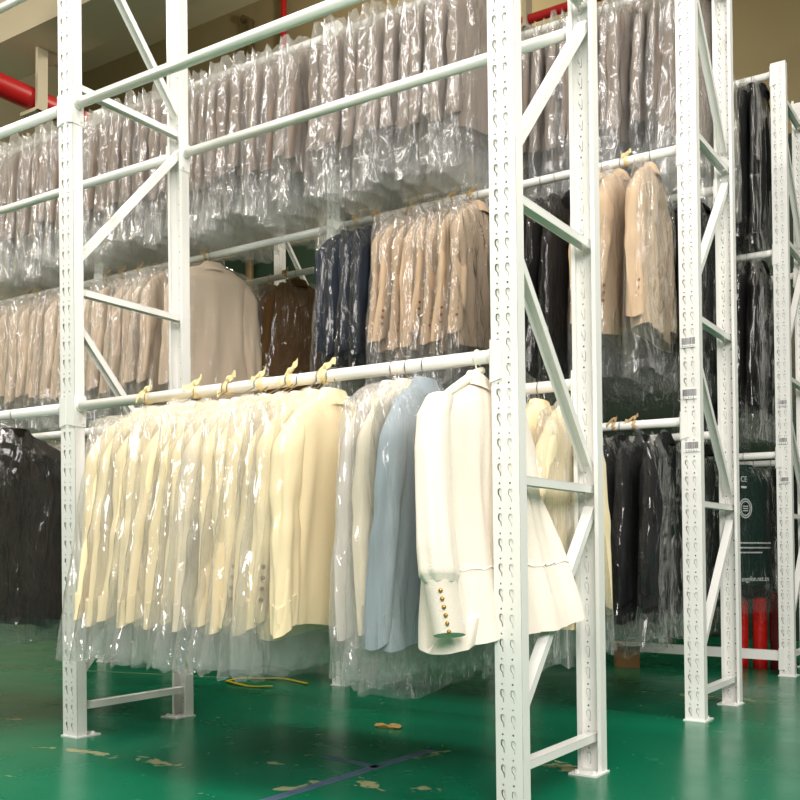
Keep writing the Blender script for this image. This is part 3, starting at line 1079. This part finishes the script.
# white rail clip beside the blouse hook is the hook itself; the left bay shows two wire rings
# ------------------------------------------------------------------ things on the floor
mb = MB()
pts = []
for k in range(41):
    a = R(25 + k * 7.2)
    pts.append((-2.42 + .24 * math.cos(a) + .02 * math.sin(3 * a), 1.66 + .16 * math.sin(a), .008 + .003 * math.sin(5 * a)))
rr = []
for i, p in enumerate(pts):
    q = Vector(pts[min(i + 1, 40)]) - Vector(pts[max(i - 1, 0)])
    nrm = Vector((-q.y, q.x, 0)).normalized() * .011
    p = Vector(p)
    rr.append([p - nrm, p + nrm, p + nrm + Vector((0, 0, .004)), p - nrm + Vector((0, 0, .004))])
mb.rings(rr, True, True)
o = obj('packing_strap', mb.mesh('packing_strap', surf('yellow_strap', (190, 170, 30), .5)))
tag(o, 'loop of yellow packing strap lying on the green floor under the jackets', 'strap')

rnd = random.Random(12)
mb = MB()
n = 14
top = []
for k in range(n):
    a = 2 * math.pi * k / n
    r = .034 * (1 + .4 * math.sin(2 * a + 1) + rnd.uniform(-.25, .25))
    top.append((r * 1.3 * math.cos(a), r * math.sin(a), .004 + .012 * abs(math.sin(1.7 * a))))
mid = [(p[0] * .45, p[1] * .45, .016 + .006 * math.sin(k)) for k, p in enumerate(top)]
low = [(p[0] * .9, p[1] * .9, .001) for p in top]
mb.rings([mid, top, low], True, True)
o = obj('paper_scrap', mb.mesh('paper_scrap', surf('crumpled_paper', (170, 140, 80), .8, var=.2, scale=30)), None, (-1.06, .911, 0))
tag(o, 'crumpled tan scrap of paper on the green floor behind the front rail', 'paper')

mb = MB()
mb.box((-.075, -.06, 0), (.075, .06, .115))
for s in (-1, 1):
    mb.add([(-.075, s * .06, .115), (.075, s * .06, .115), (.07, s * .1, .145), (-.07, s * .1, .145)], [(0, 1, 2, 3)])
    mb.add([(-.075, s * .062, .113), (.075, s * .062, .113), (.07, s * .102, .143), (-.07, s * .102, .143)], [(0, 1, 2, 3)])
o = obj('cardboard_box', mb.mesh('cardboard_box', surf('cardboard', (150, 112, 66), .8, var=.08)), None, (-1.0, 3.76 - .12, 0), (0, 0, R(30)))
tag(o, 'small cardboard box on the floor in the dark behind the middle rack', 'box')


def roll(x, y, r, h, mat, lab):
    rr = []
    n = 24
    for k in range(16):
        z = .0 + h * k / 15
        rr.append([(r * (1 + .05 * math.sin(3 * a + z * 9) + .02 * math.sin(7 * a - z * 14)) * math.cos(a), r * (1 + .05 * math.sin(3 * a + z * 9)) * math.sin(a), z) for a in [2 * math.pi * j / n for j in range(n)]])
    rr.append([(p[0] * .5, p[1] * .5, h + .006) for p in rr[-1]])
    mb = MB()
    mb.rings(rr, True, True)
    o = obj('fabric_roll', mb.mesh('fabric_roll', mat, True), None, (x, y, 0))
    tag(o, lab, 'fabric roll', 'red rolls behind the low beam')


red_wrap = surf('red_wrap', (188, 20, 14), .3, var=.1, scale=9, bump=.5, bscale=40)
roll(-.235, 4.02, .045, .46, red_wrap, 'bright red wrapped roll standing behind the low white beam, nearer the end post')
roll(-.345, 4.02, .034, .44, red_wrap, 'thinner red wrapped roll standing behind the low white beam')
roll(-.125, 4.03, .05, .5, surf('maroon_wrap', (92, 12, 12), .4, var=.1, scale=9), 'dark maroon wrapped roll standing behind the low white beam')

# ------------------------------------------------------------------ the room
def floor_mat():
    m, nt, N, L = new_mat('green_epoxy')
    out = N.new('ShaderNodeOutputMaterial')
    p = N.new('ShaderNodeBsdfPrincipled')
    L.new(p.outputs[0], out.inputs[0])
    tc = N.new('ShaderNodeTexCoord')

    def noise_n(scale, detail=4, dist=0.0):
        n = N.new('ShaderNodeTexNoise')
        n.inputs['Scale'].default_value = scale
        n.inputs['Detail'].default_value = detail
        n.inputs['Distortion'].default_value = dist
        L.new(tc.outputs['Object'], n.inputs['Vector'])
        return n.outputs['Fac']

    def math_n(op, a, b=None, clamp=False):
        n = N.new('ShaderNodeMath')
        n.operation = op
        n.use_clamp = clamp
        for i, v in enumerate((a, b)):
            if v is None:
                continue
            if isinstance(v, (int, float)):
                n.inputs[i].default_value = v
            else:
                L.new(v, n.inputs[i])
        return n.outputs[0]

    def spot(x, y, rx, ry, ang=0.0):
        mp = N.new('ShaderNodeMapping')
        mp.vector_type = 'TEXTURE'
        mp.inputs['Location'].default_value = (x, y, 0)
        mp.inputs['Rotation'].default_value = (0, 0, ang)
        mp.inputs['Scale'].default_value = (rx, ry, 1)
        L.new(tc.outputs['Object'], mp.inputs[0])
        vm = N.new('ShaderNodeVectorMath')
        vm.operation = 'LENGTH'
        L.new(mp.outputs[0], vm.inputs[0])
        return math_n('SUBTRACT', 1.0, vm.outputs['Value'], True)

    def mix(fac, a, b):
        n = N.new('ShaderNodeMix')
        n.data_type = 'RGBA'
        L.new(fac, n.inputs[0])
        for i, v in ((6, a), (7, b)):
            if isinstance(v, tuple):
                n.inputs[i].default_value = v
            else:
                L.new(v, n.inputs[i])
        return n.outputs[2]
    base = mix(noise_n(1.3, 6), lin((0, 98, 66)), lin((0, 118, 84)))
    # worn, chipped paint
    chips = None
    for s in ((-1.74, -.15, .30, .07, .1), (-1.38, -.13, .25, .06, .0), (-.52, .03, .16, .06, -.5), (-.62, .55, .25, .06, 1.2), (-.13, .65, .22, .12, .2), (-.72, -.1, .2, .05, 1.3), (-1.02, .10, .12, .05, .4), (-.35, .1, .07, .07, 0), (-.1, 2.6, .5, .1, .0), (-2.6, .15, .1, .06, 0)):
        q = spot(*s)
        chips = q if chips is None else math_n('MAXIMUM', chips, q)
    ch = math_n('ADD', math_n('MULTIPLY', chips, .32), math_n('MULTIPLY', noise_n(16, 7, .8), 1.0))
    ch = math_n('MULTIPLY', math_n('SUBTRACT', ch, .70), 16, True)
    few = math_n('MULTIPLY', math_n('SUBTRACT', noise_n(9, 2), .79), 30, True)
    ch = math_n('MAXIMUM', ch, few)
    c = mix(ch, base, lin((152, 150, 112)))
    dirt = math_n('MULTIPLY', math_n('SUBTRACT', noise_n(2.2, 8, .8), .52), 1.6, True)
    c = mix(math_n('MULTIPLY', dirt, .5), c, lin((40, 84, 50)))
    L.new(c, p.inputs['Base Color'])
    r = math_n('ADD', math_n('MULTIPLY', noise_n(3, 5), .22), .14)
    r = math_n('ADD', r, math_n('MULTIPLY', ch, .3))
    L.new(r, p.inputs['Roughness'])
    b = N.new('ShaderNodeBump')
    b.inputs['Strength'].default_value = .05
    b.inputs['Distance'].default_value = .02
    L.new(noise_n(6, 3), b.inputs['Height'])
    L.new(b.outputs[0], p.inputs['Normal'])
    p.inputs['Specular IOR Level'].default_value = .5
    return m


mb = MB()
mb.box((-10.2, -9, -.1), (7, 6.4, 0))
struct('floor', mb.mesh('floor', floor_mat()))
# faded blue line taped on the floor, and its short branch
mb = MB()


def strip(a, b, w):
    a, b = Vector((*a, 0)), Vector((*b, 0))
    n = Vector((-(b - a).y, (b - a).x, 0)).normalized() * (w / 2)
    z = Vector((0, 0, .0012))
    vs = [a - n, b - n, b + n, a + n]
    mb.add(vs + [v + z for v in vs], [(4, 5, 6, 7), (0, 1, 5, 4), (1, 2, 6, 5), (2, 3, 7, 6), (3, 0, 4, 7)])


strip((-.69, -.62), (-.66, .62), .045)
strip((-.93, .30), (-.66, .26), .04)
struct('trim_1', mb.mesh('floor_line', surf('faded_blue_line', (72, 92, 112), .5, var=.35, scale=18)))
mb = MB()
strip((-5.4, 1.02), (-2.6, 1.78), .02)
struct('trim_2', mb.mesh('floor_line', surf('worn_pale_line', (110, 120, 82), .6, var=.3, scale=12)))

wall_up = surf('upper_wall_plaster', (142, 130, 98), .9, var=.06, scale=1.5)
wall_low = surf('dark_green_dado', (14, 44, 26), .6, var=.1, scale=1.0)
ceil_m = surf('ceiling_paint', (186, 176, 150), .9, var=.05, scale=1.2)
mb = MB()
mb.box((-10, 6.2, 4.35), (7, 6.4, 7.4), 0)
mb.box((-10, 6.18, 0), (7, 6.4, 4.35), 1)
struct('wall_back', mb.mesh('wall_back', [wall_up, wall_low]))
mb = MB()
mb.box((-10.2, -9, 0), (-10, 6.4, 7.4))
struct('wall_left', mb.mesh('wall_left', surf('side_wall_plaster', (200, 190, 165), .9, var=.05, scale=1.2)))
mb = MB()
mb.box((-10.2, -9, 7.4), (7, 6.4, 7.55))
struct('ceiling', mb.mesh('ceiling', ceil_m))
mb = MB()
mb.box((-10, 2.29, 5.0), (7, 2.78, 7.4))
struct('beam', mb.mesh('beam', ceil_m))
# high green window in the side wall
w = struct('window_1', None, (-9.99, 4.9, 5.1))
mb = MB()
mb.box((0, -.75, -.45), (.03, .75, .45))
o = obj('glass', mb.mesh('window_glass', surf('dark_green_glass', (24, 46, 34), .15)), w)
mb = MB()
for a in (-.78, 0, .78):
    mb.box((0, a - .03, -.48), (.05, a + .03, .48))
for a in (-.48, .48):
    mb.box((0, -.78, a - .03), (.05, .78, a + .03))
obj('window_frame', mb.mesh('window_frame', M['paint']), w)


def pipe(name, pts, r, mat, lab, cat, brackets=()):
    t = thing(name, lab, cat)
    mb = MB()
    mb.tube(pts, r, 20)
    obj('pipe_run', mb.mesh('pipe_run', mat, True), t)
    for x, y, z in brackets:
        mb = MB()
        mb.box((x - r * 1.3, y - .04, z - r - .03), (x + r * 1.3, y + .04, z - r))
        mb.box((x + r * 1.02, y - .05, z - r - .03), (x + r * 1.02 + .03, y + .05, 7.39 if y > 2.8 else 5.0))
        obj('hanger_bracket', mb.mesh('hanger_bracket', ceil_m), t)
    return t


red = surf('fire_main_red', (176, 18, 22), .4, var=.05, scale=3)
pipe('fire_pipe', [(-5.85, -3, 4.6), (-5.85, 2.4, 4.6), (-5.85, 5.9, 4.6)], .095, red, 'thick red fire main under the ceiling beam, beyond the left front post', 'pipe', [(-5.85, 2.55, 4.6)])
t = pipe('fire_pipe', [(-2.5, 3.98, 4.75), (7, 3.98, 4.75)], .034, red, 'thin red sprinkler pipe running level above the taupe jackets', 'pipe', [(-1.95, 3.98, 4.75), (1.5, 3.98, 4.75), (4.5, 3.98, 4.75)])
pipe('fire_pipe', [(-6.1, 6.1, 0.0), (-6.1, 6.1, 7.4)], .035, red, 'thin upright red pipe on the back wall', 'pipe')
pipe('conduit', [(-6.62, 6.1, 0.0), (-6.62, 6.1, 7.12), (-6.74, 6.1, 7.18)], .05, surf('olive_conduit', (92, 78, 48), .5), 'olive brown upright conduit on the back wall beside the red pipe', 'pipe')

# ------------------------------------------------------------------ light
def area(name, loc, target, sx, sy, power, color=(1, 1, 1)):
    d = bpy.data.lights.new(name, 'AREA')
    d.shape = 'RECTANGLE'
    d.size, d.size_y = sx, sy
    d.energy = power
    d.color = color
    o = bpy.data.objects.new(name, d)
    col.objects.link(o)
    o.location = loc
    o.rotation_euler = (Vector(target) - Vector(loc)).to_track_quat('-Z', 'Y').to_euler()
    return o


area('daylight_opening', (3.6, -5.0, 4.5), (-.8, .6, 1.5), 5, 2.4, 500, (1, .94, .90))
area('ceiling_batten', (-2.2, -1.6, 5.7), (-2.2, -1.4, 0), 7, .5, 330, (1, .935, .895))
area('ceiling_batten', (3.4, .6, 5.4), (1.2, .6, 1.5), .6, 6, 170, (1, .935, .895))

for loc, e in (((-6.8, -1.0, 4.2), 190), ((-3.6, 4.6, 5.6), 190), ((3.5, 4.9, 4.6), 80)):  # added fill lights without fixtures, brightening the ceiling and upper walls
    d = bpy.data.lights.new('upper_room_fill', 'POINT')
    d.energy = e
    d.color = (1, .92, .78)
    d.shadow_soft_size = .2
    o = bpy.data.objects.new('upper_room_fill', d)
    col.objects.link(o)
    o.location = loc

wd = bpy.data.worlds.new('world')
scene.world = wd
wd.use_nodes = True
wd.node_tree.nodes['Background'].inputs[0].default_value = (1, .94, .92, 1)
wd.node_tree.nodes['Background'].inputs[1].default_value = .07

# ------------------------------------------------------------------ camera
cd = bpy.data.cameras.new('camera')
cam = bpy.data.objects.new('camera', cd)
col.objects.link(cam)
cd.sensor_width = 36
cd.lens = 974.44 / 800 * 36
cd.shift_y = 137.9 / 800
cd.clip_end = 60
yw, pi_, ro = R(33.5953), R(.6234), R(.1127)
f = Vector((-math.sin(yw) * math.cos(pi_), math.cos(yw) * math.cos(pi_), math.sin(pi_)))
r0 = Vector((math.cos(yw), math.sin(yw), 0))
u0 = r0.cross(f)
rr = math.cos(ro) * r0 + math.sin(ro) * u0
uu = -math.sin(ro) * r0 + math.cos(ro) * u0
cam.matrix_world = Matrix(((rr.x, uu.x, -f.x, 1.3335), (rr.y, uu.y, -f.y, -2.6013), (rr.z, uu.z, -f.z, .7813), (0, 0, 0, 1)))
scene.camera = cam

vs = scene.view_settings
vs.view_transform = 'Standard'
vs.look = 'None'
vs.gamma = 1
vs.exposure = 0.22
vs.use_curve_mapping = False
scene.cycles.transparent_max_bounces = 40
scene.cycles.max_bounces = 10
